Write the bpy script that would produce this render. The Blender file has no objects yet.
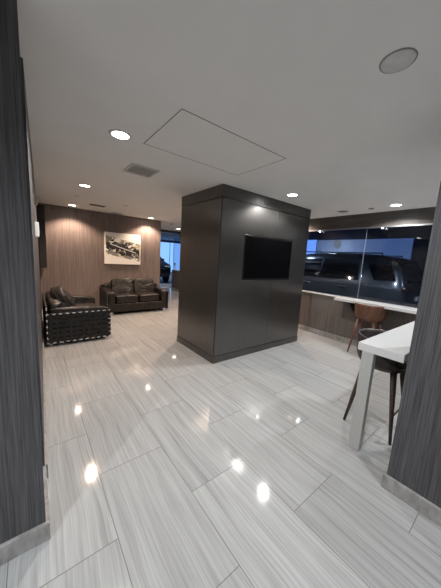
import bpy, bmesh, math, random
from mathutils import Vector, Matrix
random.seed(7)
PI = math.pi
C = bpy.context.scene.collection
SC = bpy.context.scene
CEIL = 2.442

# ------------------------------------------------------------------ materials
def mat(name):
    m = bpy.data.materials.new(name); m.use_nodes = True
    nt = m.node_tree
    return m, nt, nt.nodes, nt.links, nt.nodes['Principled BSDF']

def simple(name, col, rough=.5, metal=0., spec=.5, noise=None, bump=0., coat=0.):
    m, nt, N, L, P = mat(name)
    P.inputs['Roughness'].default_value = rough
    P.inputs['Metallic'].default_value = metal
    P.inputs['Specular IOR Level'].default_value = spec
    P.inputs['Coat Weight'].default_value = coat
    tc = N.new('ShaderNodeTexCoord')
    nz = N.new('ShaderNodeTexNoise')
    sc, amt = noise or (20, .08)
    nz.inputs['Scale'].default_value = sc; nz.inputs['Detail'].default_value = 4
    L.new(tc.outputs['Object'], nz.inputs['Vector'])
    r = N.new('ShaderNodeValToRGB')
    r.color_ramp.elements[0].position = .3; r.color_ramp.elements[1].position = .7
    r.color_ramp.elements[0].color = tuple(c*(1-amt) for c in col) + (1,)
    r.color_ramp.elements[1].color = tuple(min(1, c*(1+amt)) for c in col) + (1,)
    L.new(nz.outputs['Fac'], r.inputs['Fac']); L.new(r.outputs['Color'], P.inputs['Base Color'])
    if bump:
        b = N.new('ShaderNodeBump'); b.inputs['Strength'].default_value = bump; b.inputs['Distance'].default_value = .01
        L.new(nz.outputs['Fac'], b.inputs['Height']); L.new(b.outputs['Normal'], P.inputs['Normal'])
    return m

def grain(name, dark, light, s1=70, s2=260, zs=1.3, rough=.6, spec=.4, metal=0., vert=True, contrast=.5):
    """fine vertical wood or brushed grain"""
    m, nt, N, L, P = mat(name)
    P.inputs['Roughness'].default_value = rough
    P.inputs['Specular IOR Level'].default_value = spec
    P.inputs['Metallic'].default_value = metal
    tc = N.new('ShaderNodeTexCoord')
    outs = []
    for s, z, d in ((s1, zs, 3), (s2, zs*3, 2)):
        mp = N.new('ShaderNodeMapping'); mp.inputs['Scale'].default_value = (s, s, z) if vert else (z, z, s)
        L.new(tc.outputs['Object'], mp.inputs['Vector'])
        n = N.new('ShaderNodeTexNoise'); n.inputs['Scale'].default_value = 1; n.inputs['Detail'].default_value = d
        L.new(mp.outputs[0], n.inputs['Vector']); outs.append(n.outputs['Fac'])
    a = N.new('ShaderNodeMath'); a.operation = 'MULTIPLY_ADD'; a.inputs[1].default_value = .6
    L.new(outs[0], a.inputs[0])
    b = N.new('ShaderNodeMath'); b.operation = 'MULTIPLY'; b.inputs[1].default_value = .4
    L.new(outs[1], b.inputs[0]); L.new(b.outputs[0], a.inputs[2])
    r = N.new('ShaderNodeValToRGB')
    w = .15*contrast/.5
    r.color_ramp.elements[0].position = .5-w; r.color_ramp.elements[1].position = .5+w
    r.color_ramp.elements[0].color = dark + (1,); r.color_ramp.elements[1].color = light + (1,)
    L.new(a.outputs[0], r.inputs['Fac']); L.new(r.outputs['Color'], P.inputs['Base Color'])
    bp = N.new('ShaderNodeBump'); bp.inputs['Strength'].default_value = .15; bp.inputs['Distance'].default_value = .002
    L.new(a.outputs[0], bp.inputs['Height']); L.new(bp.outputs['Normal'], P.inputs['Normal'])
    return m

def emit(name, col, strength):
    m, nt, N, L, P = mat(name)
    P.inputs['Base Color'].default_value = (0.8, .8, .8, 1)
    P.inputs['Emission Color'].default_value = col + (1,)
    P.inputs['Emission Strength'].default_value = strength
    return m

def stone_floor():
    m, nt, N, L, P = mat('veined_stone_tile')
    tc = N.new('ShaderNodeTexCoord')
    sx = N.new('ShaderNodeSeparateXYZ'); L.new(tc.outputs['Object'], sx.inputs[0])
    u = N.new('ShaderNodeMath'); u.operation = 'SUBTRACT'; u.inputs[1].default_value = .21 - .92*20
    v = N.new('ShaderNodeMath'); v.operation = 'SUBTRACT'; v.inputs[1].default_value = .30 - .45*40
    L.new(sx.outputs['Y'], u.inputs[0]); L.new(sx.outputs['X'], v.inputs[0])
    cb = N.new('ShaderNodeCombineXYZ'); L.new(u.outputs[0], cb.inputs[0]); L.new(v.outputs[0], cb.inputs[1])
    br = N.new('ShaderNodeTexBrick')
    br.offset = .5; br.offset_frequency = 2
    br.inputs['Scale'].default_value = 1
    br.inputs['Brick Width'].default_value = .92; br.inputs['Row Height'].default_value = .45
    br.inputs['Mortar Size'].default_value = .0022; br.inputs['Mortar Smooth'].default_value = .3
    br.inputs['Bias'].default_value = 0
    br.inputs['Color1'].default_value = (0, 0, 0, 1); br.inputs['Color2'].default_value = (1, 1, 1, 1)
    br.inputs['Mortar'].default_value = (.5, .5, .5, 1)
    L.new(cb.outputs[0], br.inputs['Vector'])
    w = N.new('ShaderNodeMath'); w.operation = 'MULTIPLY'; w.inputs[1].default_value = 37.
    L.new(br.outputs['Color'], w.inputs[0])
    # slow waviness of the veins
    wp = N.new('ShaderNodeTexNoise'); wp.noise_dimensions = '4D'; wp.inputs['Scale'].default_value = 1.6; wp.inputs['Detail'].default_value = 1
    L.new(tc.outputs['Object'], wp.inputs['Vector']); L.new(w.outputs[0], wp.inputs['W'])
    wx = N.new('ShaderNodeMath'); wx.operation = 'MULTIPLY_ADD'; wx.inputs[1].default_value = .07
    L.new(wp.outputs['Fac'], wx.inputs[0]); L.new(sx.outputs['X'], wx.inputs[2])
    c2 = N.new('ShaderNodeCombineXYZ'); L.new(wx.outputs[0], c2.inputs[0]); L.new(sx.outputs['Y'], c2.inputs[1])
    def vein(sc_x, sc_y, det):
        mp = N.new('ShaderNodeMapping'); mp.inputs['Scale'].default_value = (sc_x, sc_y, 1)
        L.new(c2.outputs[0], mp.inputs['Vector'])
        n = N.new('ShaderNodeTexNoise'); n.noise_dimensions = '4D'; n.inputs['Scale'].default_value = 1
        n.inputs['Detail'].default_value = det; n.inputs['Roughness'].default_value = .6
        L.new(mp.outputs[0], n.inputs['Vector']); L.new(w.outputs[0], n.inputs['W'])
        return n.outputs['Fac']
    a = vein(34, .7, 4); b = vein(110, 2.0, 2)
    r1 = N.new('ShaderNodeValToRGB')
    e = r1.color_ramp.elements
    e[0].position = .30; e[0].color = (.265, .263, .26, 1)
    e[1].position = .64; e[1].color = (.405, .41, .41, 1)
    x = e.new(.43); x.color = (.355, .357, .355, 1)
    L.new(a, r1.inputs['Fac'])
    r2 = N.new('ShaderNodeValToRGB')
    e = r2.color_ramp.elements
    e[0].position = .32; e[0].color = (.76, .755, .75, 1)
    e[1].position = .56; e[1].color = (1, 1, 1, 1)
    L.new(b, r2.inputs['Fac'])
    mx = N.new('ShaderNodeMix'); mx.data_type = 'RGBA'; mx.blend_type = 'MULTIPLY'; mx.inputs['Factor'].default_value = .85
    L.new(r1.outputs['Color'], mx.inputs['A']); L.new(r2.outputs['Color'], mx.inputs['B'])
    # tile to tile tone
    tr = N.new('ShaderNodeMapRange'); tr.inputs['To Min'].default_value = .93; tr.inputs['To Max'].default_value = 1.05
    L.new(br.outputs['Color'], tr.inputs['Value'])
    mt = N.new('ShaderNodeMix'); mt.data_type = 'RGBA'; mt.blend_type = 'MULTIPLY'; mt.inputs['Factor'].default_value = 1
    L.new(mx.outputs['Result'], mt.inputs['A']); L.new(tr.outputs['Result'], mt.inputs['B'])
    mo = N.new('ShaderNodeMix'); mo.data_type = 'RGBA'; mo.inputs['B'].default_value = (.16, .155, .15, 1)
    L.new(br.outputs['Fac'], mo.inputs['Factor']); L.new(mt.outputs['Result'], mo.inputs['A'])
    L.new(mo.outputs['Result'], P.inputs['Base Color'])
    rr = N.new('ShaderNodeMapRange'); rr.inputs['To Min'].default_value = .05; rr.inputs['To Max'].default_value = .085
    L.new(a, rr.inputs['Value']); L.new(rr.outputs['Result'], P.inputs['Roughness'])
    P.inputs['Specular IOR Level'].default_value = .5
    return m

def glass_mat(name, tint, refl=1.0):
    m, nt, N, L, P = mat(name)
    N.remove(P)
    o = N['Material Output']
    t = N.new('ShaderNodeBsdfTransparent'); t.inputs['Color'].default_value = tint + (1,)
    g = N.new('ShaderNodeBsdfGlossy'); g.inputs['Roughness'].default_value = 0.004
    g.inputs['Color'].default_value = (refl, refl, refl, 1)
    f = N.new('ShaderNodeFresnel'); f.inputs['IOR'].default_value = 1.5
    nz = N.new('ShaderNodeTexNoise'); nz.inputs['Scale'].default_value = 1.2     # very slight smears on the pane
    ma = N.new('ShaderNodeMath'); ma.operation = 'MULTIPLY_ADD'; ma.inputs[1].default_value = .02
    L.new(nz.outputs['Fac'], ma.inputs[0]); L.new(f.outputs[0], ma.inputs[2])
    x = N.new('ShaderNodeMixShader')
    ge = N.new('ShaderNodeNewGeometry')          # only the near face of the pane mirrors
    fr = N.new('ShaderNodeMath'); fr.operation = 'SUBTRACT'; fr.inputs[0].default_value = 1; L.new(ge.outputs['Backfacing'], fr.inputs[1])
    mm = N.new('ShaderNodeMath'); mm.operation = 'MULTIPLY'; L.new(ma.outputs[0], mm.inputs[0]); L.new(fr.outputs[0], mm.inputs[1])
    L.new(mm.outputs[0], x.inputs[0]); L.new(t.outputs[0], x.inputs[1]); L.new(g.outputs[0], x.inputs[2])
    L.new(x.outputs[0], o.inputs['Surface'])
    return m

def leather(name, col, rough=.38):
    m, nt, N, L, P = mat(name)
    tc = N.new('ShaderNodeTexCoord')
    n1 = N.new('ShaderNodeTexNoise'); n1.inputs['Scale'].default_value = 5; n1.inputs['Detail'].default_value = 3; n1.inputs['Distortion'].default_value = 1.2
    n2 = N.new('ShaderNodeTexVoronoi'); n2.inputs['Scale'].default_value = 130
    L.new(tc.outputs['Object'], n1.inputs['Vector']); L.new(tc.outputs['Object'], n2.inputs['Vector'])
    r = N.new('ShaderNodeValToRGB')
    r.color_ramp.elements[0].position = .3; r.color_ramp.elements[1].position = .7
    r.color_ramp.elements[0].color = tuple(c*.7 for c in col) + (1,)
    r.color_ramp.elements[1].color = tuple(c*1.4 for c in col) + (1,)
    L.new(n1.outputs['Fac'], r.inputs['Fac']); L.new(r.outputs['Color'], P.inputs['Base Color'])
    b1 = N.new('ShaderNodeBump'); b1.inputs['Strength'].default_value = .7; b1.inputs['Distance'].default_value = .04
    b2 = N.new('ShaderNodeBump'); b2.inputs['Strength'].default_value = .15; b2.inputs['Distance'].default_value = .001
    L.new(n1.outputs['Fac'], b1.inputs['Height']); L.new(n2.outputs['Distance'], b2.inputs['Height'])
    L.new(b1.outputs['Normal'], b2.inputs['Normal']); L.new(b2.outputs['Normal'], P.inputs['Normal'])
    P.inputs['Roughness'].default_value = rough
    return m

def picture_mat():
    """abstract ink-and-wash print: cream ground, black and grey marks in a band, ochre patches"""
    m, nt, N, L, P = mat('abstract_print')
    tc = N.new('ShaderNodeTexCoord')
    sp = N.new('ShaderNodeSeparateXYZ'); L.new(tc.outputs['Object'], sp.inputs[0])
    def math_(op, a, b=None, c=None):
        n = N.new('ShaderNodeMath'); n.operation = op
        for i, q in enumerate((a, b, c)):
            if q is None: continue
            if isinstance(q, (int, float)): n.inputs[i].default_value = q
            else: L.new(q, n.inputs[i])
        return n.outputs[0]
    # tilted band coordinate: t = z + 0.22 x
    t = math_('MULTIPLY_ADD', sp.outputs['X'], .20, sp.outputs['Z'])
    band = math_('ABSOLUTE', t)
    xa = math_('ABSOLUTE', sp.outputs['X'])
    def noise(vec_scale, det, dist=0., rotz=0.):
        mp = N.new('ShaderNodeMapping'); mp.inputs['Scale'].default_value = vec_scale; mp.inputs['Rotation'].default_value = (0, rotz, 0)
        L.new(tc.outputs['Object'], mp.inputs['Vector'])
        n = N.new('ShaderNodeTexNoise'); n.inputs['Scale'].default_value = 1; n.inputs['Detail'].default_value = det; n.inputs['Distortion'].default_value = dist
        L.new(mp.outputs[0], n.inputs['Vector'])
        return n.outputs['Fac']
    ink = noise((9, 1, 15), 5, .8, .5)
    wash = noise((6, 1, 7), 3, .5)
    och = noise((4.3, 1, 4.0), 1)
    lim = math_('MULTIPLY_ADD', band, -1.35, .70)          # threshold gets harder away from the band
    lim = math_('MULTIPLY_ADD', xa, -.12, lim)
    inkm = math_('LESS_THAN', math_('SUBTRACT', ink, math_('MULTIPLY', lim, .95)), 0.0)
    inside = math_('LESS_THAN', band, .20)
    inside = math_('MULTIPLY', inside, math_('LESS_THAN', xa, .425))
    inkm = math_('MULTIPLY', inkm, inside)
    wm = math_('MULTIPLY', math_('LESS_THAN', wash, .50), math_('LESS_THAN', band, .23))
    wm = math_('MULTIPLY', wm, math_('LESS_THAN', xa, .43))
    om = math_('MULTIPLY', math_('GREATER_THAN', och, .53), math_('LESS_THAN', band, .24))
    def mix(f, a, b):
        n = N.new('ShaderNodeMix'); n.data_type = 'RGBA'
        L.new(f, n.inputs['Factor'])
        for k, q in (('A', a), ('B', b)):
            if isinstance(q, tuple): n.inputs[k].default_value = q + (1,)
            else: L.new(q, n.inputs[k])
        return n.outputs['Result']
    c = mix(om, (.84, .81, .76), (.62, .58, .44))
    c = mix(wm, c, (.22, .21, .19))
    c = mix(inkm, c, (.018, .017, .018))
    line = math_('LESS_THAN', math_('ABSOLUTE', math_('ADD', math_('MULTIPLY_ADD', sp.outputs['X'], .30, sp.outputs['Z']), -.012)), .012)
    c = mix(math_('MULTIPLY', line, math_('LESS_THAN', xa, .33)), c, (.66, .66, .64))
    L.new(c, P.inputs['Base Color'])
    P.inputs['Roughness'].default_value = .6
    return m

M = {}
M['floor'] = stone_floor()
M['ceiling'] = simple('painted_ceiling', (.80, .79, .775), .8, noise=(3, .02))
M['hatch'] = simple('painted_hatch', (.80, .79, .775), .75, noise=(3, .02))
M['ceiling_gap'] = simple('dark_joint', (.10, .095, .09), .9)
M['column'] = grain('charcoal_wood_veneer', (.028, .027, .030), (.110, .107, .113), 130, 420, 2.2, .5, .4, contrast=.55)
M['art_wall'] = grain('taupe_grain_wallcovering', (.11, .088, .080), (.245, .198, .182), 70, 240, 1.6, .6, .3, contrast=.6)
M['window_wall'] = grain('brown_grain_wallcovering', (.085, .072, .066), (.17, .145, .135), 60, 200, 1.6, .55, .35, contrast=.6)
M['header'] = grain('dark_header_veneer', (.06, .055, .052), (.12, .11, .105), 60, 200, 1.6, .5, .35, vert=False)
M['plain_wall'] = simple('painted_wall', (.60, .58, .56), .8, noise=(2, .02))
M['baseboard'] = grain('grey_stone_baseboard', (.20, .195, .19), (.36, .35, .34), 14, 50, 6, .3, .5)
M['panel_metal'] = grain('brushed_bronze_laminate', (.145, .141, .138), (.195, .190, .185), 120, 500, .8, .29, .5, metal=.92, contrast=.9)
M['panel_edge'] = simple('dark_bronze_trim', (.030, .028, .027), .4, metal=.5)
M['plinth'] = grain('bronze_plinth', (.125, .118, .112), (.165, .158, .15), 100, 400, .8, .35, .5, metal=.9)
M['black_plastic'] = simple('black_plastic', (.006, .006, .0065), .3)
M['screen'] = simple('black_screen', (.003, .003, .0035), .08, spec=.5, noise=(4, .02))
M['quartz'] = simple('white_quartz', (.60, .60, .595), .16, noise=(90, .03))
M['leg_white'] = simple('pale_grey_metal', (.42, .42, .41), .4, noise=(30, .03))
M['chrome'] = simple('polished_chrome', (.82, .80, .78), .12, metal=1., noise=(5, .02))
M['leather'] = leather('dark_brown_leather', (.009, .0058, .0052), .40)
M['leather_black'] = leather('black_leather', (.014, .011, .010), .4)
M['strap'] = simple('black_strap_leather', (.005, .0045, .0045), .5, noise=(60, .2))
M['walnut'] = grain('walnut', (.075, .032, .018), (.17, .078, .045), 30, 120, 4, .4, .4)
M['walnut_dark'] = grain('dark_walnut', (.030, .018, .015), (.060, .038, .032), 30, 120, 4, .42, .4)
M['stool_leather'] = leather('stool_brown_leather', (.030, .020, .020), .45)
M['white_plastic'] = simple('white_plastic', (.62, .62, .58), .45)
M['beige_plastic'] = simple('beige_plastic', (.55, .47, .38), .5)
M['white_metal'] = simple('white_metal', (.60, .59, .57), .5)
M['grille'] = simple('grey_grille', (.22, .215, .21), .6)
M['dark_grille'] = simple('dark_grille', (.05, .05, .05), .6)
M['cover'] = simple('round_cover', (.62, .61, .60), .6)
M['dark_panel'] = simple('dark_panel', (.020, .018, .018), .5)
M['frame_alu'] = simple('brushed_aluminium', (.45, .46, .48), .3, metal=.9)
M['seal'] = simple('clear_seal', (.20, .24, .30), .3)
M['glass'] = glass_mat('window_glass', (.80, .83, .88), 1.0)
M['lens_cool'] = emit('lamp_lens_cool', (.92, .96, 1.), 9)
M['lens_warm'] = emit('lamp_lens_warm', (1., .86, .72), 9)
M['lens_puck'] = emit('lamp_lens_puck', (.75, .88, 1.), 30)
M['lens_garage_fill'] = emit('lamp_lens_garage_fill', (.85, .92, 1.), 6)
M['canvas_edge'] = simple('canvas_edge', (.66, .60, .50), .7)
M['picture'] = picture_mat()
M['garage_floor'] = simple('garage_concrete', (.22, .22, .23), .55, noise=(3, .12))
M['garage_wall'] = simple('garage_wall', (.075, .085, .14), .8, noise=(2, .1))
M['garage_ceiling'] = simple('garage_ceiling', (.24, .25, .30), .85, noise=(2, .1))
M['blue_wall_glow'] = emit('blue_lit_wall_glow', (.07, .17, .45), .20)  # emission standing in for blue light on the garage walls
M['blue_wall_glow_bright'] = emit('bright_blue_wall_glow', (.14, .34, 1.0), .5)
M['blue_wall_glow_pale'] = emit('pale_blue_wall_glow', (.22, .48, 1.0), .45)
M['paint_blue'] = simple('slate_blue_paint', (.050, .066, .086), .28, metal=.3, coat=.8, noise=(2, .03))
M['paint_black'] = simple('black_paint', (.012, .014, .018), .25, metal=.2, coat=.8, noise=(2, .03))
M['car_glass'] = simple('dark_car_glass', (.006, .007, .010), .05, spec=.7, noise=(2, .02))
M['rubber'] = simple('tyre_rubber', (.015, .015, .015), .8)
M['rim'] = simple('alloy_rim', (.35, .36, .38), .25, metal=.9)
M['lamp_red'] = simple('tail_lamp_red', (.05, .014, .016), .12, spec=.7, coat=.6)
M['lamp_clear'] = simple('head_lamp_clear', (.55, .58, .62), .1, spec=.7)
M['plate'] = simple('number_plate', (.55, .55, .55), .5)
M['kerb'] = simple('white_kerb', (.62, .63, .64), .5)
M['sign_grey'] = simple('grey_plate', (.32, .33, .36), .5)

# ------------------------------------------------------------------ helpers
def obj(name, bm, m, parent=None, smooth=False, bevel=0., seg=2):
    me = bpy.data.meshes.new(name)
    bmesh.ops.recalc_face_normals(bm, faces=bm.faces)
    bm.to_mesh(me); bm.free()
    me.materials.append(m)
    if smooth:
        for p in me.polygons: p.use_smooth = True
    o = bpy.data.objects.new(name, me); C.objects.link(o)
    if parent: o.parent = parent
    if bevel:
        b = o.modifiers.new('bevel', 'BEVEL'); b.width = bevel; b.segments = seg; b.limit_method = 'ANGLE'; b.angle_limit = .6
    return o

def thing(name, label, cat, loc=(0, 0, 0), rz=0, group=None):
    o = bpy.data.objects.new(name, None); C.objects.link(o)
    o.location = loc; o.rotation_euler = (0, 0, rz); o.empty_display_size = .1
    o['label'] = label; o['category'] = cat
    if group: o['group'] = group
    return o

def tag(o, label, cat, group=None):
    o['label'] = label; o['category'] = cat
    if group: o['group'] = group
    return o

def struct(name, bm, m, parent=None, **k):
    o = obj(name, bm, m, parent, **k); o['kind'] = 'structure'
    return o

def dup(root, loc, rz, label):
    r = root.copy(); C.objects.link(r); r.location = loc; r.rotation_euler = (0, 0, rz); r['label'] = label
    for ch in list(root.children):
        c = ch.copy(); C.objects.link(c); c.parent = r
        for g in list(ch.children):
            d = g.copy(); C.objects.link(d); d.parent = c
    return r

def box(bm, x0, x1, y0, y1, z0, z1):
    vs = [bm.verts.new((x, y, z)) for x in (x0, x1) for y in (y0, y1) for z in (z0, z1)]
    for f in ((0, 1, 3, 2), (4, 6, 7, 5), (0, 4, 5, 1), (2, 3, 7, 6), (0, 2, 6, 4), (1, 5, 7, 3)):
        bm.faces.new([vs[i] for i in f])
    return bm

def B(*a): return box(bmesh.new(), *a)

def prism(bm, pts, axis, a, b):
    """extrude polygon pts (2d) along axis from a to b"""
    def P(p, t):
        if axis == 'z': return (p[0], p[1], t)
        if axis == 'y': return (p[0], t, p[1])
        return (t, p[0], p[1])
    A = [bm.verts.new(P(p, a)) for p in pts]; D = [bm.verts.new(P(p, b)) for p in pts]
    n = len(pts)
    bm.faces.new(A); bm.faces.new(D[::-1])
    for i in range(n): bm.faces.new((A[i], A[(i+1) % n], D[(i+1) % n], D[i]))
    return bm

def lathe(bm, prof, n=32, c=(0, 0, 0)):
    rings = []
    for r, z in prof:
        rings.append([bm.verts.new((c[0]+r*math.cos(2*PI*i/n), c[1]+r*math.sin(2*PI*i/n), c[2]+z)) for i in range(n)] if r > 1e-6 else [bm.verts.new((c[0], c[1], c[2]+z))])
    for a, b in zip(rings, rings[1:]):
        for i in range(n):
            j = (i+1) % n
            if len(a) == 1 and len(b) == 1: continue
            if len(a) == 1: bm.faces.new((a[0], b[j], b[i]))
            elif len(b) == 1: bm.faces.new((a[i], a[j], b[0]))
            else: bm.faces.new((a[i], a[j], b[j], b[i]))
    return bm

def rod(bm, p, q, r0, r1=None, n=12, sq=False):
    """tapered rod"""
    r1 = r0 if r1 is None else r1
    p = Vector(p); q = Vector(q); d = (q-p).normalized()
    up = Vector((0, 0, 1)) if abs(d.z) < .95 else Vector((0, 1, 0))
    a = d.cross(up).normalized(); b = d.cross(a)
    if sq: n = 4
    off = PI/4 if sq else 0
    R = []
    for c, r in ((p, r0), (q, r1)):
        R.append([bm.verts.new(c + r*(math.cos(2*PI*i/n+off)*a + math.sin(2*PI*i/n+off)*b)) for i in range(n)])
    bm.faces.new(R[0]); bm.faces.new(R[1][::-1])
    for i in range(n): bm.faces.new((R[0][i], R[0][(i+1) % n], R[1][(i+1) % n], R[1][i]))
    return bm

def puff(bm, c, s, e=.35, nu=28, nv=18, rot=None, fn=None):
    """superellipsoid cushion"""
    def pw(v, k): return math.copysign(abs(v)**k, v)
    rings = []
    for j in range(nv+1):
        ph = -PI/2 + PI*j/nv
        row = []
        for i in range(nu):
            th = 2*PI*i/nu
            x = pw(math.cos(ph), e)*pw(math.cos(th), e); y = pw(math.cos(ph), e)*pw(math.sin(th), e); z = pw(math.sin(ph), e)
            v = Vector((x*s[0]/2, y*s[1]/2, z*s[2]/2))
            if fn: v = fn(v)
            if rot: v = rot @ v
            row.append(bm.verts.new(v + Vector(c)))
        rings.append(row)
    for a, b in zip(rings, rings[1:]):
        for i in range(nu):
            bm.faces.new((a[i], a[(i+1) % nu], b[(i+1) % nu], b[i]))
    bmesh.ops.remove_doubles(bm, verts=bm.verts, dist=1e-5)
    return bm

# ------------------------------------------------------------------ the room
struct('floor', B(-3.2, 4.95, -3.2, 10.2, -.1, 0), M['floor'])
struct('ceiling', B(-3.2, 5.0, -3.2, 10.2, CEIL, CEIL+.1), M['ceiling'])

# wall with the picture, its end is a free corner at x = 2.99
struct('wall_back', B(.0, 2.99, 6.75, 6.95, 0, CEIL), M['art_wall'])
struct('wall_passage', B(2.80, 2.99, 6.95, 10.2, 0, CEIL), M['art_wall'])
struct('baseboard_back', B(.14, 3.00, 6.735, 6.75, 0, .1), M['baseboard'], bevel=.004)

# left wall runs back from the pier towards the picture wall
bm = bmesh.new()
prism(bm, [(-.15, 1.75), (0.012, 1.75), (.145, 6.75), (-.15, 6.75)], 'z', 0, CEIL)
struct('wall_left', bm, M['column'])
bm = bmesh.new()
prism(bm, [(-.01, 1.75), (0.028, 1.75), (.163, 6.735), (.145, 6.735)], 'z', 0, .1)
struct('baseboard_left', bm, M['baseboard'])
struct('wall_pier', B(-2.0, .001, 1.345, 1.75, 0, CEIL), M['column'])
struct('baseboard_pier', B(-2.0, .018, 1.327, 1.75, 0, .1), M['baseboard'], bevel=.004)

# right pier close to the camera
struct('wall_right_pier', B(1.868, 2.6, -1.6, .405, 0, CEIL), M['column'])
bm = B(1.848, 2.6, -1.6, .424, 0, .1)
struct('baseboard_right_pier', bm, M['baseboard'], bevel=.004)

# enclosing walls behind the camera
struct('wall_near', B(-3.2, 5.0, -3.3, -3.2, 0, CEIL), M['plain_wall'])
struct('wall_far_left', B(-3.3, -3.2, -3.2, 10.2, 0, CEIL), M['plain_wall'])
struct('wall_left_return', B(-3.2, -2.0, 1.345, 1.75, 0, CEIL), M['plain_wall'])

# window wall x = 4.8
KX = 4.80
struct('wall_right', B(KX, KX+.15, -3.2, 9.6, 0, .86), M['window_wall'])
struct('baseboard_right', B(KX-.016, KX, -3.2, 9.6, 0, .1), M['baseboard'], bevel=.004)
struct('trim_1', B(KX-.01, KX+.15, -3.2, 8.95, 2.20, CEIL), M['header'])
struct('trim_2', B(KX-.03, KX+.02, -3.2, 8.95, 2.178, 2.20), M['frame_alu'])
struct('trim_3', B(KX-.02, KX+.16, -3.2, 9.6, .86, .882), M['quartz'], bevel=.003)
ys = [-3.2, -1.93, .02, 1.97, 3.92, 5.87, 8.0, 9.6]
for k in range(len(ys)-1):
    w = struct('window_%d' % (k+1), B(KX+.055, KX+.067, ys[k]+.004, ys[k+1]-.004, .882, 2.2), M['glass'])
    obj('window_frame', B(KX+.05, KX+.072, ys[k+1]-.002, ys[k+1]+.002, .882, 2.2), M['seal'], w)
# header across the far opening and threshold
struct('trim_4', B(2.99, 4.8, 8.95, 9.1, 2.36, CEIL), M['header'])

# ------------------------------------------------------------------ the panelled display pillar
X0, X1, Y0, Y1 = 1.982, 3.988, 2.598, 3.682
TX0, TX1, TZ0, TZ1 = 2.425, 3.552, 1.186, 1.862
SEAM = 3.085
T = .03
pil = thing('display_pillar', 'large floor-to-ceiling dark bronze panelled block with a television set into its face', 'pillar', ((X0+X1)/2, (Y0+Y1)/2, 0))
ox, oy = (X0+X1)/2, (Y0+Y1)/2
def pb(x0, x1, y0, y1, z0, z1): return B(x0-ox, x1-ox, y0-oy, y1-oy, z0, z1)
obj('core', pb(X0+T, X1-T, Y0+T+.05, Y1-T, .0, CEIL), M['panel_edge'], pil)
obj('plinth', pb(X0-.004, X1+.004, Y0-.004, Y1+.004, 0, .100), M['plinth'], pil, bevel=.003)
obj('top_band', pb(X0-.001, X1+.001, Y0-.001, Y1+.001, 2.285, CEIL), M['plinth'], pil, bevel=.003)
def fp(pts):
    return prism(bmesh.new(), [(x-ox, z) for x, z in pts], 'y', Y0-oy, Y0+T+.05-oy)
g = .004; ZB, ZT = .106, 2.279
obj('front_panel', fp([(X0+.012, ZB), (SEAM-g, ZB), (SEAM-g, TZ0), (TX0, TZ0), (TX0, TZ1), (SEAM-g, TZ1), (SEAM-g, ZT), (X0+.012, ZT)]), M['panel_metal'], pil, bevel=.002, seg=1)
obj('front_panel', fp([(SEAM+g, ZB), (X1-.003, ZB), (X1-.003, ZT), (SEAM+g, ZT), (SEAM+g, TZ1), (TX1, TZ1), (TX1, TZ0), (SEAM+g, TZ0)]), M['panel_metal'], pil, bevel=.002, seg=1)
obj('side_panel', pb(X0, X0+T, Y0+.014, Y1-.003, ZB, ZT), M['panel_metal'], pil, bevel=.002, seg=1)
obj('side_panel', pb(X1-T, X1, Y0+.085, Y1-.003, ZB, ZT), M['panel_metal'], pil, bevel=.002, seg=1)
obj('back_panel', pb(X0+T+.003, X1-T-.003, Y1-T, Y1, ZB, ZT), M['panel_metal'], pil, bevel=.002, seg=1)
obj('corner_trim', pb(X0+.002, X0+.010, Y0+.002, Y0+.012, ZB, ZT), M['panel_edge'], pil)

tv = thing('television', 'black flat television set into the front of the dark bronze pillar', 'television', ((TX0+TX1)/2, Y0+.012, TZ0))
hw = (TX1-TX0)/2-.006; hh = TZ1-TZ0-.006
obj('casing', B(-hw, hw, -.012, .034, .006, hh), M['black_plastic'], tv, bevel=.004)
obj('screen', B(-hw+.022, hw-.022, -.0145, -.012, .034, hh-.022), M['screen'], tv)

# ------------------------------------------------------------------ ceiling fittings
def spot(loc, power, col, angle=150, radius=.03, blend=.7):
    l = bpy.data.lights.new('lamp', 'SPOT'); l.energy = power; l.color = col; l.spot_size = math.radians(angle); l.spot_blend = blend
    l.shadow_soft_size = radius
    o = bpy.data.objects.new('lamp_light', l); C.objects.link(o); o.location = loc
    return o
def downlight(x, y, label, lens, z=CEIL, group='recessed ceiling downlights'):
    t = thing('downlight', label, 'ceiling light', (x, y, z), 0, group)
    bm = lathe(bmesh.new(), [(.066, -.001), (.068, -.006), (.084, -.005), (.088, 0), (.066, 0), (.066, -.001)], 40)
    obj('trim_ring', bm, M['white_metal'], t, smooth=True)
    bm = lathe(bmesh.new(), [(0, -.0035), (.065, -.0015), (.065, 0), (0, 0)], 40)
    obj('lens', bm, lens, t, smooth=True)
    return t
cool = (.93, .97, 1.); neutral = (1., .97, .93); warm = (1., .75, .57)
lights = [
 (.62, 2.23, 'large bright recessed downlight on the ceiling beside the louvred air vent', 'c', 34),
 (.68, 4.27, 'recessed downlight on the ceiling between the air vent and the picture wall', 'w', 56),
 (.76, 6.36, 'recessed downlight close to the picture wall, above the left sofa', 'w', 42),
 (2.58, 6.47, 'recessed downlight close to the picture wall, right of the picture', 'w', 42),
 (2.97, 2.26, 'recessed downlight on the ceiling just in front of the television pillar', 'c', 34),
 (4.38, 1.42, 'recessed downlight on the ceiling near the window, above the bar stools', 'c', 34),
 (4.26, 8.10, 'small bright downlight at the far end of the passage', 'w', 30),
]
for x, y, lb, k, p in lights:
    downlight(x, y, lb, M['lens_cool'] if k == 'c' else M['lens_warm'])
    spot((x, y, CEIL-.02), p, {'c': neutral, 'w': warm}[k], angle=125 if y > 6 else 150, blend=.5)
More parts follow.
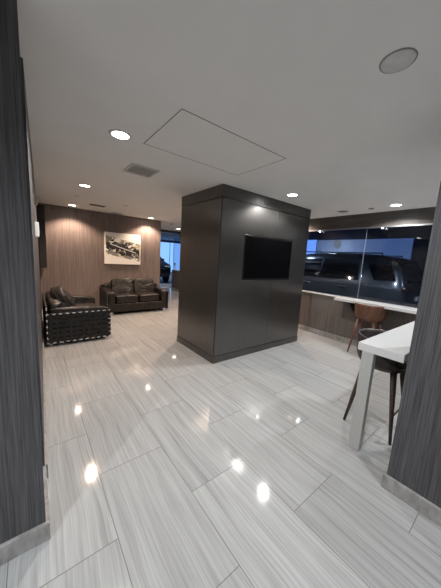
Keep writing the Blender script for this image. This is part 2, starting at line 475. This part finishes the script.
# downlights the photograph does not show: behind the pillar, behind and beside the camera
for x, y, k, p in ((4.5, 3.35, 'w', 42), (3.0, 4.6, 'w', 60), (4.3, 5.6, 'w', 34), (.92, .35, 'c', 34), (.9, -1.7, 'c', 34), (-1.5, .07, 'c', 60), (3.4, .1, 'c', 34), (3.4, -1.7, 'c', 20), (-1.5, -1.7, 'c', 20)):
    downlight(x, y, 'recessed ceiling downlight out of the frame', M['lens_cool'] if k == 'c' else M['lens_warm'])
    spot((x, y, CEIL-.02), p, {'c': cool, 'w': warm}[k])

for y, z in ((2.86, 2.176), (1.70, 2.176)):  # small lamps added for two bright spots along the header
    t = thing('added_puck_light', 'tiny puck light added for a bright spot under the window header, ' + ('near the pillar' if y > 2 else 'right of the glass joint'), 'light', (KX-.005, y, z), 0, 'added puck lights under the window header')
    obj('housing', lathe(bmesh.new(), [(0, -.008), (.022, -.008), (.026, 0), (.026, .002), (0, .002)], 20), M['frame_alu'], t, smooth=True)
    obj('lens', lathe(bmesh.new(), [(0, -.012), (.014, -.011), (.018, -.008), (0, -.008)], 20), M['lens_puck'], t, smooth=True)
    spot((KX-.02, y, z-.02), 1, cool, 140, .01)
# access hatch: a flush painted panel with a dark joint round it
h = thing('ceiling_hatch', 'flush rectangular access hatch in the white ceiling, outlined by a thin joint', 'hatch', (1.358, 1.898, CEIL))
bm = bmesh.new()
for a in ((-.5425, .5425, -.3425, -.338), (-.5425, .5425, .338, .3425), (-.5425, -.538, -.338, .338), (.538, .5425, -.338, .338)): box(bm, *a, -.0022, 0)
obj('joint', bm, M['ceiling_gap'], h)
obj('hatch_panel', B(-.537, .537, -.337, .337, -.0015, 0), M['hatch'], h)

# louvred supply vent
v = thing('air_vent', 'square white louvred air vent in the ceiling next to the brightest downlight', 'vent', (1.055, 2.95, CEIL))
bm = bmesh.new()
for a in ((-.16, .16, -.17, -.145), (-.16, .16, .145, .17), (-.16, -.135, -.145, .145), (.135, .16, -.145, .145)): box(bm, a[0], a[1], a[2], a[3], -.010, 0)
obj('vent_frame', bm, M['white_metal'], v, bevel=.003)
obj('backing', B(-.135, .135, -.145, .145, -.002, 0), M['dark_grille'], v)
for k in range(7):
    y = -.120 + k*.040
    bm = prism(bmesh.new(), [(y-.013, -.009), (y+.013, -.006), (y+.013, -.003), (y-.013, -.006)], 'x', -.135, .135)
    obj('slat', bm, M['white_metal'], v)

def slot_vent(x, y, wx, wy, n, label, m):
    t = thing('slot_vent', label, 'vent', (x, y, CEIL))
    obj('vent_frame', B(-wx/2, wx/2, -wy/2, wy/2, -.006, 0), M['grille'], t, bevel=.002)
    for k in range(n):
        yy = -wy/2 + (k+.5)*wy/n
        obj('slot', B(-wx/2+.015, wx/2-.015, yy-wy/n*.28, yy+wy/n*.28, -.0075, -.006), m, t)
slot_vent(1.16, 5.86, .30, .18, 4, 'flat grey ceiling vent above the front of the left sofa, before the picture wall', M['dark_grille'])
slot_vent(1.74, 6.58, .26, .09, 2, 'narrow dark ceiling vent tight against the picture wall above the picture', M['dark_grille'])
def disc_fit(name, x, y, r, hgt, m, label, cat, m2=None):
    t = thing(name, label, cat, (x, y, CEIL))
    obj('cover', lathe(bmesh.new(), [(0, -hgt), (r*.86, -hgt), (r*.97, -hgt*.6), (r, 0), (0, 0)], 40), m, t, smooth=True)
    obj('ring', lathe(bmesh.new(), [(r, 0), (r, -hgt*.55), (r*1.05, -hgt*.4), (r*1.06, 0), (r, 0)], 40), m2 or m, t, smooth=True)
    return t
disc_fit('ceiling_speaker', 1.372, .53, .069, .008, M['cover'], 'round blank grey cover on the ceiling near the upper right corner', 'speaker', M['grille'])
disc_fit('ceiling_speaker', 4.41, 2.235, .085, .006, M['grille'], 'round dark grey speaker grille in the ceiling in front of the window', 'speaker', M['grille'])
disc_fit('sprinkler', 4.42, 1.78, .04, .012, M['grille'], 'tiny grey sprinkler cap in the ceiling between the dark speaker and the downlight', 'sprinkler')
disc_fit('sprinkler', 1.57, 5.32, .045, .010, M['white_metal'], 'small sprinkler cap in the ceiling between the television pillar and the picture wall', 'sprinkler')
disc_fit('sprinkler', .70, 5.2, .035, .010, M['white_metal'], 'small sprinkler cap in the ceiling above the left sofa', 'sprinkler')
disc_fit('smoke_detector', 3.45, 7.0, .06, .03, M['white_metal'], 'small round detector on the ceiling past the end of the picture wall', 'detector')

# ------------------------------------------------------------------ picture
p = thing('canvas_print', 'cream canvas print of abstract black marks hanging above the leather sofa', 'picture', (1.935, 6.735, 1.578))
obj('canvas', B(-.46, .46, -.030, .0140, -.402, .402), M['canvas_edge'], p, bevel=.004)
obj('print', B(-.455, .455, -.0315, -.030, -.397, .397), M['picture'], p)

# dark panel, thermostat, fittings on left wall
t = thing('wall_panel', 'tall narrow black panel hanging on the left wall beside the picture wall', 'panel', (.15, 6.2, 1.08))
obj('casing', B(-.012, .105, 0, .50, 0, 1.26), M['dark_panel'], t, bevel=.006)
obj('face', B(.105, .109, .015, .485, .015, 1.245), M['screen'], t)
t = thing('thermostat', 'small white thermostat on the left wall at head height', 'thermostat', (.036, 2.9, 1.59))
obj('case', B(0, .035, -.07, .07, 0, .135), M['white_plastic'], t, bevel=.008)
obj('cover_strip', B(.035, .038, -.05, .05, .035, .10), M['frame_alu'], t)
t = thing('wall_sconce', 'small beige fitting high on the left wall above the thermostat', 'light', (.058, 3.6, 1.96))
obj('back_plate', B(-.01, .008, -.05, .05, 0, .11), M['beige_plastic'], t, bevel=.004)
obj('shade', prism(bmesh.new(), [(.008, .0), (.03, .02), (.045, .10), (.008, .11)], 'y', -.045, .045), M['beige_plastic'], t, bevel=.005)
t = thing('wall_alarm', 'pale alarm box near the top of the dark left pier, cut by the photo edge', 'alarm', (-.115, 1.345, 2.235))
obj('box_body', B(-.055, .055, -.030, 0, 0, .15), M['white_plastic'], t, bevel=.008)
obj('lens_strip', B(-.03, .03, -.036, -.030, .05, .10), M['frame_alu'], t, bevel=.002)

# ------------------------------------------------------------------ strap-sided sofas
def rrect(bm, x, y0, y1, z0, z1, w, d):
    """flat bar rectangle frame in the plane x"""
    box(bm, x-d, x+d, y0, y1, z0, z0+w); box(bm, x-d, x+d, y0, y1, z1-w, z1)
    box(bm, x-d, x+d, y0, y0+w, z0+w, z1-w); box(bm, x-d, x+d, y1-w, y1, z0+w, z1-w)
def make_sofa(W, D, label, loc, rz, nseat=2, pillows=False):
    s = thing('leather_sofa', label, 'sofa', loc, rz, None)
    hw = W/2; hd = D/2
    FZ0, FZ1 = .05, .52
    # strap frames: two sides and the back
    for sx in (-1, 1):
        bm = bmesh.new(); rrect(bm, sx*(hw-.012), -hd, hd, FZ0, FZ1, .018, .008)
        fr = obj('side_frame', bm, M['chrome'], s, bevel=.002)
        bm = bmesh.new(); n = 10; pitch = (2*hd-.02)/n
        for k in range(n):
            y = -hd+.01+pitch*(k+.5); a = pitch*.24
            box(bm, sx*(hw-.012)-.0125, sx*(hw-.012)+.0125, y-a, y+a, FZ0-.003, FZ1+.003)
        m_ = 6; pz = (FZ1-FZ0-.02)/m_
        for k in range(m_):
            z = FZ0+.01+pz*(k+.5); a = pz*.40
            box(bm, sx*(hw-.012)-.0105, sx*(hw-.012)+.0105, -hd-.002, hd+.002, z-a, z+a)
        obj('woven_straps', bm, M['strap'], fr, bevel=.002, seg=1)
    bm = bmesh.new()
    z0 = FZ0
    box(bm, -hw, hw, hd-.018, hd-.002, FZ0, FZ0+.018); box(bm, -hw, hw, hd-.018, hd-.002, FZ1+.1, FZ1+.118)
    box(bm, -hw, -hw+.018, hd-.018, hd-.002, FZ0, FZ1+.118); box(bm, hw-.018, hw, hd-.018, hd-.002, FZ0, FZ1+.118)
    fr = obj('back_frame', bm, M['chrome'], s, bevel=.002)
    bm = bmesh.new(); n = max(8, int(W/.12)); pitch = (W-.04)/n
    for k in range(n):
        x = -hw+.02+pitch*(k+.5); box(bm, x-pitch*.33, x+pitch*.33, hd-.024, hd+.002, FZ0-.004, FZ1+.122)
    for k in range(6):
        z = FZ0+.05+k*.09; box(bm, -hw-.002, hw+.002, hd-.021, hd, z-.028, z+.028)
    obj('woven_straps', bm, M['strap'], fr, bevel=.002, seg=1)
    # base
    obj('base', B(-hw+.028, hw-.028, -hd+.025, hd-.03, .07, .27), M['leather'], s, bevel=.02, seg=3)
    for sx in (-1, 1):
        for yy in (-hd+.035, hd-.075):
            obj('foot', B(sx*(hw-.10)-.035, sx*(hw-.10)+.035, yy, yy+.04, 0, .072), M['chrome'], s, bevel=.003)
    # arms, padded, slightly flaring outward at the top
    aw = .17
    for sx in (-1, 1):
        def flare(v, sx=sx):
            k = max(0, v.z)/.2
            return Vector((v.x + sx*.015*k, v.y, v.z + .02*math.sin((v.y/D)*3)))
        bm = puff(bmesh.new(), (sx*(hw-.028-aw/2), -.01, .40), (aw, D-.06, .37), .24, fn=flare)
        obj('armrest', bm, M['leather'], s, smooth=True)
    # back body
    bm = puff(bmesh.new(), (0, hd-.13, .45), (W-.10, .18, .52), .28, 40, 16)
    obj('backrest', bm, M['leather'], s, smooth=True)
    iw = W-2*(aw+.028)-.01; cw = iw/nseat
    for k in range(nseat):
        cx = -iw/2 + cw*(k+.5)
        def dome(v, cw=cw):
            return Vector((v.x, v.y, v.z*(1 + .10*math.cos(v.x/cw*PI)) + (.006*math.sin(v.x*31+v.y*17))))
        bm = puff(bmesh.new(), (cx, -.09, .36), (cw-.006, D-.26, .20), .30, 36, 18, fn=dome)
        obj('seat_cushion', bm, M['leather'], s, smooth=True)
        rot = Matrix.Rotation(math.radians(-14), 3, 'X')
        def crease(v, cw=cw, k=k):
            r = v.x/cw
            pin = .012*math.sin(v.x*38+k*2+v.z*9)*max(0, .5-v.z/.4)
            return Vector((v.x*(1-.07*v.z/.2), v.y*(1+.15*math.cos(r*PI))+pin, v.z+.004*math.cos(r*2.2*PI)))
        bm = puff(bmesh.new(), (cx, hd-.25, .61), (cw-.006, .20, .42), .27, 40, 24, rot=rot, fn=crease)
        obj('back_cushion', bm, M['leather'], s, smooth=True)
    return s
# far sofa faces the camera
make_sofa(1.54, .80, 'dark brown two-seat leather sofa with strap sides standing below the canvas print', (2.115, 6.32, 0), 0)
# left sofa faces +x, its side of woven black straps towards the camera
make_sofa(1.30, .90, 'dark leather sofa against the left wall, black woven-strap side with chrome edge towards the viewer', (.585, 4.97, 0), PI/2, nseat=1)
# loose pillow on it
def pf(v): 
    r = (abs(v.x)/.24)**2+(abs(v.z)/.2)**2
    return Vector((v.x, v.y*(1.15-.45*min(1.6, r)/1.6), v.z))
bm = puff(bmesh.new(), (0, 0, 0), (.44, .19, .40), .55, 36, 22, fn=pf)
o = obj('throw_pillow', bm, M['leather_black'], None, smooth=True)
o.location = (.42, 4.75, .66); o.rotation_euler = (math.radians(-30), 0, PI/2)
tag(o, 'slumped dark leather pillow leaning on the left sofa nearest the viewer', 'pillow')

# ------------------------------------------------------------------ window counter and bar table
ct = thing('window_counter', 'long narrow white quartz counter running along the window ledge', 'counter', (4.62, .6, .0))
obj('countertop', B(-.19, .155, -2.3, 1.60, .852, .898), M['quartz'], ct, bevel=.003)
for y in (1.35, -.1, -1.6):
    bm = prism(bmesh.new(), [(.179, .852), (-.12, .852), (-.12, .83), (.155, .62), (.179, .62)], 'y', y-.012, y+.012)
    obj('bracket', bm, M['black_plastic'], ct)
bt = thing('bar_table', 'white quartz bar table sticking out towards the viewer on a pale flat leg', 'table', (2.05, .62, 0))
obj('tabletop', B(0, 2.375, -.155, .155, .838, .90), M['quartz'], bt, bevel=.003)
obj('leg', B(-.002, .058, .035, .118, 0, .838), M['leg_white'], bt, bevel=.002)

# ------------------------------------------------------------------ bar stools
def make_stool(label, loc, rz, wood, shellm, seatm):
    s = thing('bar_stool', label, 'stool', loc, rz, 'bar stools')
    # seat cushion and pan; back of the stool towards -y local
    SZ = .62
    obj('seat', lathe(bmesh.new(), [(0, SZ+.075), (.12, SZ+.073), (.185, SZ+.062), (.20, SZ+.04), (.19, SZ+.015), (0, SZ+.015)], 40), seatm, s, smooth=True)
    bm = lathe(bmesh.new(), [(0, SZ+.015), (.18, SZ+.015), (.19, SZ), (.15, SZ-.03), (0, SZ-.03)], 40)
    obj('seat_pan', bm, wood, s, smooth=True)
    # wrap-around shell
    bm = bmesh.new(); n = 48; rows = []
    span = math.radians(262)
    for i in range(n+1):
        u = i/n; a = -PI/2 - span/2 + span*u
        edge = min(u, 1-u)*2                      # 0 at arm tips, 1 at middle of the back
        k = min(1, edge/.55); k = k*k*(3-2*k)
        top = .70 + .175*k
        col = []
        for (r, z) in ((.185, SZ-.015), (.215, SZ+.02), (.232, SZ+.07), (.243, top-.03), (.246, top), (.240, top+.006), (.228, top), (.224, top-.03), (.212, SZ+.07), (.196, SZ+.03), (.17, SZ)):
            if z > SZ+.071 or True:
                col.append(bm.verts.new((r*math.cos(a), r*math.sin(a), z)))
        rows.append(col)
    for a, b in zip(rows, rows[1:]):
        m_ = len(a)
        for j in range(m_):
            bm.faces.new((a[j], a[(j+1) % m_], b[(j+1) % m_], b[j]))
    bm.faces.new(rows[0]); bm.faces.new(rows[-1][::-1])
    obj('backrest', bm, shellm, s, smooth=True)
    F = .195; Tp = .115
    for sx in (-1, 1):
        for sy in (-1, 1):
            obj('leg', rod(bmesh.new(), (sx*F, sy*F, 0), (sx*Tp, sy*Tp, SZ-.01), .0115, .026, 14), wood, s, smooth=True)
    zf = .23; q = F + (Tp-F)*zf/(SZ-.01)
    bm = bmesh.new()
    for a, b in (((-q, q), (q, q)),):
        rod(bm, (a[0], a[1], zf), (b[0], b[1], zf), .008, n=10)
    obj('footrest', bm, wood, s, smooth=True)
    return s
make_stool('dark brown bar stool with a wrap-around seat tucked under the near white bar table', (2.56, .725, 0), PI, M['walnut_dark'], M['stool_leather'], M['stool_leather'])
make_stool('walnut bar stool with a curved wooden back tucked under the window counter', (4.53, 1.60, 0), -PI/2, M['walnut'], M['walnut'], M['stool_leather'])

# ------------------------------------------------------------------ garage outside the glass
struct('ground_garage', B(KX+.15, 12.0, -4.0, 22.0, -.12, -.02), M['garage_floor'])
struct('ground_forecourt', B(-1.0, KX+.15, 10.2, 22.0, -.12, -.02), M['garage_floor'])
struct('wall_garage_side', B(8.9, 9.0, -4.0, 11.5, -.02, 2.9), M['garage_wall'])
struct('wall_garage_near', B(KX+.15, 9.0, -4.1, -4.0, -.02, 2.9), M['garage_wall'])
struct('ceiling_garage', B(KX+.15, 12.0, -4.1, 22.0, 2.75, 2.85), M['garage_ceiling'])
struct('ceiling_forecourt', B(-1.0, KX+.15, 10.2, 22.0, 2.75, 2.85), M['garage_ceiling'])
struct('wall_garage_end', B(-1.0, 12.0, 20.0, 20.1, -.02, 2.8), M['garage_wall'])
w = struct('window_8', B(8.86, 8.90, 2.30, 5.35, 1.35, 2.40), M['blue_wall_glow'])  # blue light on the side wall, put in as a glowing panel
w = struct('window_9', B(8.86, 8.90, 5.40, 6.3, 1.0, 2.42), M['blue_wall_glow_bright'])  # brighter strip of that wall light, also an emitting panel
w = struct('window_10', B(4.0, 11.9, 19.94, 20.0, .0, 2.55), M['blue_wall_glow_pale'])  # blue-lit end wall, its light given by an emitting sheet
for k in range(6):
    obj('window_frame', B(5.3+k*1.1, 5.34+k*1.1, 19.90, 19.94, .0, 2.55), M['sign_grey'], w)
struct('trim_5', B(3.0, 4.95, 10.2, 10.32, -.02, .02), M['kerb'])
o = obj('wall_plate', lathe(bmesh.new(), [(0, .0), (.14, .0), (.15, .01), (.15, .02), (0, .02)], 32), M['white_plastic'], None)
o.rotation_euler = (0, -PI/2, 0); o.location = (8.86, 4.53, 2.25)
tag(o, 'round grey plate on the blue wall of the garage, seen through the window', 'plate')
# bin-like post in the passage end
ps = thing('barrier_post', 'slim silver post standing at the far end of the passage', 'post', (6.5, 12.65, -.02))
obj('base', lathe(bmesh.new(), [(0, 0), (.13, 0), (.13, .015), (.03, .03), (0, .03)], 24), M['frame_alu'], ps, smooth=True)
obj('pole', rod(bmesh.new(), (0, 0, .02), (0, 0, .98), .03), M['frame_alu'], ps, smooth=True)
obj('head', lathe(bmesh.new(), [(0, .98), (.045, .98), (.045, 1.06), (.03, 1.08), (0, 1.08)], 24), M['chrome'], ps, smooth=True)

def make_suv(label, loc, rz, paint, kids=True):
    """local: rear at y=0, front at y=+L, centre x=0"""
    c = thing('parked_suv', label, 'car', loc, rz)
    L_ = 4.85
    # stations: y, zbottom, belt, shoulder half width, roof z, roof half width
    st = [(.00, .50, .95, .84, 1.02, .80), (.04, .36, 1.05, .93, 1.19, .86), (.16, .32, 1.10, .97, 1.50, .80), (.34, .30, 1.12, .985, 1.76, .70), (.60, .28, 1.12, .99, 1.80, .70),
          (1.3, .26, 1.12, .99, 1.83, .71), (2.1, .26, 1.11, .99, 1.82, .71), (2.75, .26, 1.10, .99, 1.77, .69), (3.2, .26, 1.08, .985, 1.48, .75), (3.62, .27, 1.06, .975, 1.17, .84),
          (4.2, .28, 1.02, .96, 1.09, .82), (4.62, .30, .95, .92, 1.00, .78), (4.80, .34, .85, .82, .90, .70), (4.85, .45, .75, .74, .80, .62)]
    bm = bmesh.new(); rows = []
    for (y, zb, be, w, rf, rw) in st:
        prof = [(0, zb), (w*.86, zb), (w*.96, zb+.08), (w, (zb+be)/2), (w*.985, be), (w*.96, be+min(.04, (rf-be)*.3)), (rw+ (w-rw)*.12, rf-.07 if rf-be > .2 else be+(rf-be)*.7), (rw*.90, rf-.01), (rw*.5, rf+.01), (0, rf+.015)]
        full = prof + [(-x, z) for x, z in prof[-2:0:-1]]
        rows.append([bm.verts.new((x, y, z)) for x, z in full])
    for a, b in zip(rows, rows[1:]):
        for j in range(len(a)): bm.faces.new((a[j], a[(j+1) % len(a)], b[(j+1) % len(b)], b[j]))
    bm.faces.new(rows[0]); bm.faces.new(rows[-1][::-1])
    body = obj('body', bm, paint, c, smooth=True)
    sd = body.modifiers.new('sub', 'SUBSURF'); sd.levels = 1; sd.render_levels = 2
    # side glass on the leaning greenhouse plane: lower edge (x .965,z 1.19) to upper (x .77,z 1.68)
    def gx(z): return .978 + (z-1.14)*(.735-.978)/(1.72-1.14)
    def sideglass(pts, name='side_window', m=None):
        for sx in (-1, 1):
            bm = bmesh.new()
            A = [bm.verts.new((sx*(gx(z)+.004), y, z)) for y, z in pts]; D_ = [bm.verts.new((sx*(gx(z)-.04), y, z)) for y, z in pts]
            n = len(pts); bm.faces.new(A); bm.faces.new(D_[::-1])
            for i in range(n): bm.faces.new((A[i], A[(i+1) % n], D_[(i+1) % n], D_[i]))
            obj(name, bm, m or M['car_glass'], c, bevel=.012, seg=3)
    sideglass([(.20, 1.27), (.60, 1.24), (.84, 1.65), (.36, 1.63)])
    sideglass([(.90, 1.21), (1.86, 1.19), (1.86, 1.68), (1.02, 1.67)])
    sideglass([(1.885, 1.19), (2.95, 1.18), (2.90, 1.28), (2.52, 1.62), (1.885, 1.67)])
    # rear window, windscreen
    bm = bmesh.new(); prism(bm, [(.045, 1.22), (.10, 1.20), (.34, 1.70), (.30, 1.735)], 'x', -.66, .66)
    obj('rear_window', bm, M['car_glass'], c, bevel=.015, seg=3)
    bm = bmesh.new(); prism(bm, [(2.86, 1.74), (2.80, 1.70), (3.48, 1.16), (3.55, 1.22)], 'x', -.66, .66)
    obj('windscreen', bm, M['car_glass'], c, bevel=.015, seg=3)
    for sx in (-1, 1):
        bm = B(min(sx*.52, sx*.95), max(sx*.52, sx*.95), -.012, .07, 1.07, 1.16)
        obj('tail_lamp', bm, M['lamp_red'], c, bevel=.02, seg=3)
        obj('head_lamp', B(min(sx*.50, sx*.84), max(sx*.50, sx*.84), 4.60, 4.80, .82, .93), M['lamp_clear'], c, bevel=.02, seg=3)
        bm = bmesh.new(); rod(bm, (sx*.66, .6, 1.83), (sx*.66, 2.6, 1.83), .014)
        for y in (.6, 1.6, 2.6): rod(bm, (sx*.66, y, 1.78), (sx*.66, y, 1.83), .014)
        obj('roof_rail', bm, M['black_plastic'], c, smooth=True)
        for y in (1.15, 2.05):
            obj('door_handle', B(min(sx*.985, sx*1.012), max(sx*.985, sx*1.012), y, y+.18, 1.02, 1.045), M['chrome'], c, bevel=.006)
        obj('wing_mirror', puff(bmesh.new(), (sx*1.05, 2.78, 1.20), (.20, .12, .15), .6, 16, 10), paint, c, smooth=True)
        for y in (.93, 3.85):
            wl = obj('wheel', lathe(bmesh.new(), [(0, -.11), (.22, -.11), (.35, -.105), (.375, -.07), (.375, .07), (.35, .105), (.22, .11), (0, .11)], 40), M['rubber'], c, smooth=False)
            wl.location = (sx*.885, y, .365); wl.rotation_euler = (0, PI/2, 0)
            bm = lathe(bmesh.new(), [(.20, .112), (.245, .118), (.245, .104), (.20, .104), (.20, .112)], 32)
            for k in range(5):
                a = 2*PI*k/5
                rod(bm, (0, 0, .112*sx), (.225*math.cos(a), .225*math.sin(a), .114*sx), .03, .022, n=8)
            if sx < 0:
                for vv in bm.verts:
                    if vv.co.z > 0: vv.co.z *= -1
            obj('rim', bm, M['rim'], wl)
    obj('rear_bumper', puff(bmesh.new(), (0, .03, .50), (1.80, .16, .26), .35, 28, 12), M['black_plastic'], c, smooth=True)
    obj('number_plate', B(-.16, .16, -.03, .03, .84, .93), M['plate'], c, bevel=.003)
    obj('grille', B(-.45, .45, 4.74, 4.87, .55, .78), M['black_plastic'], c, bevel=.02)
    return c
make_suv('slate blue sport utility car parked just outside the window, behind the glass', (6.72, 1.48, -.02), 0, M['paint_blue'])
make_suv('black sport utility car standing outside beyond the end of the passage', (5.54, 16.76, -.02), math.radians(174.4), M['paint_black'])

# ------------------------------------------------------------------ lamps added to brighten the garage and its cars
for x, y, e in ((8.1, 4.4, 9), (5.35, 4.6, 26), (5.4, -.4, 36), (5.9, 8.2, 40), (5.0, 12.0, 100), (6.2, 16.5, 150)):
    t = thing('garage_fill_light', 'added square fill lamp under the garage ceiling', 'ceiling light', (x, y, 2.75), 0, 'added garage fill lamps')
    obj('housing', B(-.16, .16, -.16, .16, -.03, 0), M['sign_grey'], t, bevel=.004)
    obj('lens', B(-.13, .13, -.13, .13, -.034, -.03), M['lens_garage_fill'], t)
    l = bpy.data.lights.new('garage_fill_lamp', 'SPOT'); l.energy = e; l.color = (.62, .78, 1.); l.shadow_soft_size = .12; l.spot_size = math.radians(150); l.spot_blend = .6
    o = bpy.data.objects.new('garage_fill_lamp_light', l); C.objects.link(o); o.location = (x, y, 2.70)

# ------------------------------------------------------------------ world, camera
w = bpy.data.worlds.new('World'); SC.world = w; w.use_nodes = True
w.node_tree.nodes['Background'].inputs['Color'].default_value = (.25, .35, .6, 1)
w.node_tree.nodes['Background'].inputs['Strength'].default_value = .15

cam = bpy.data.cameras.new('camera'); co = bpy.data.objects.new('camera', cam); C.objects.link(co); SC.camera = co
R = Vector((.78963474, -.61070539, .0592951)); Dn = Vector((-.04392055, -.15264887, -.98730406)); F = Vector((.61200324, .77700531, -.14735937))
m = Matrix.Identity(4)
for i in range(3):
    m[i][0] = R[i]; m[i][1] = -Dn[i]; m[i][2] = -F[i]
m[0][3], m[1][3], m[2][3] = 0, 0, 1.5
co.matrix_world = m
cam.sensor_fit = 'VERTICAL'; cam.sensor_height = 36; cam.lens = 36*242/588; cam.clip_start = .02; cam.clip_end = 100

SC.view_settings.view_transform = 'Standard'; SC.view_settings.look = 'None'; SC.view_settings.gamma = 1
SC.view_settings.use_curve_mapping = False
SC.view_settings.exposure = 1.4
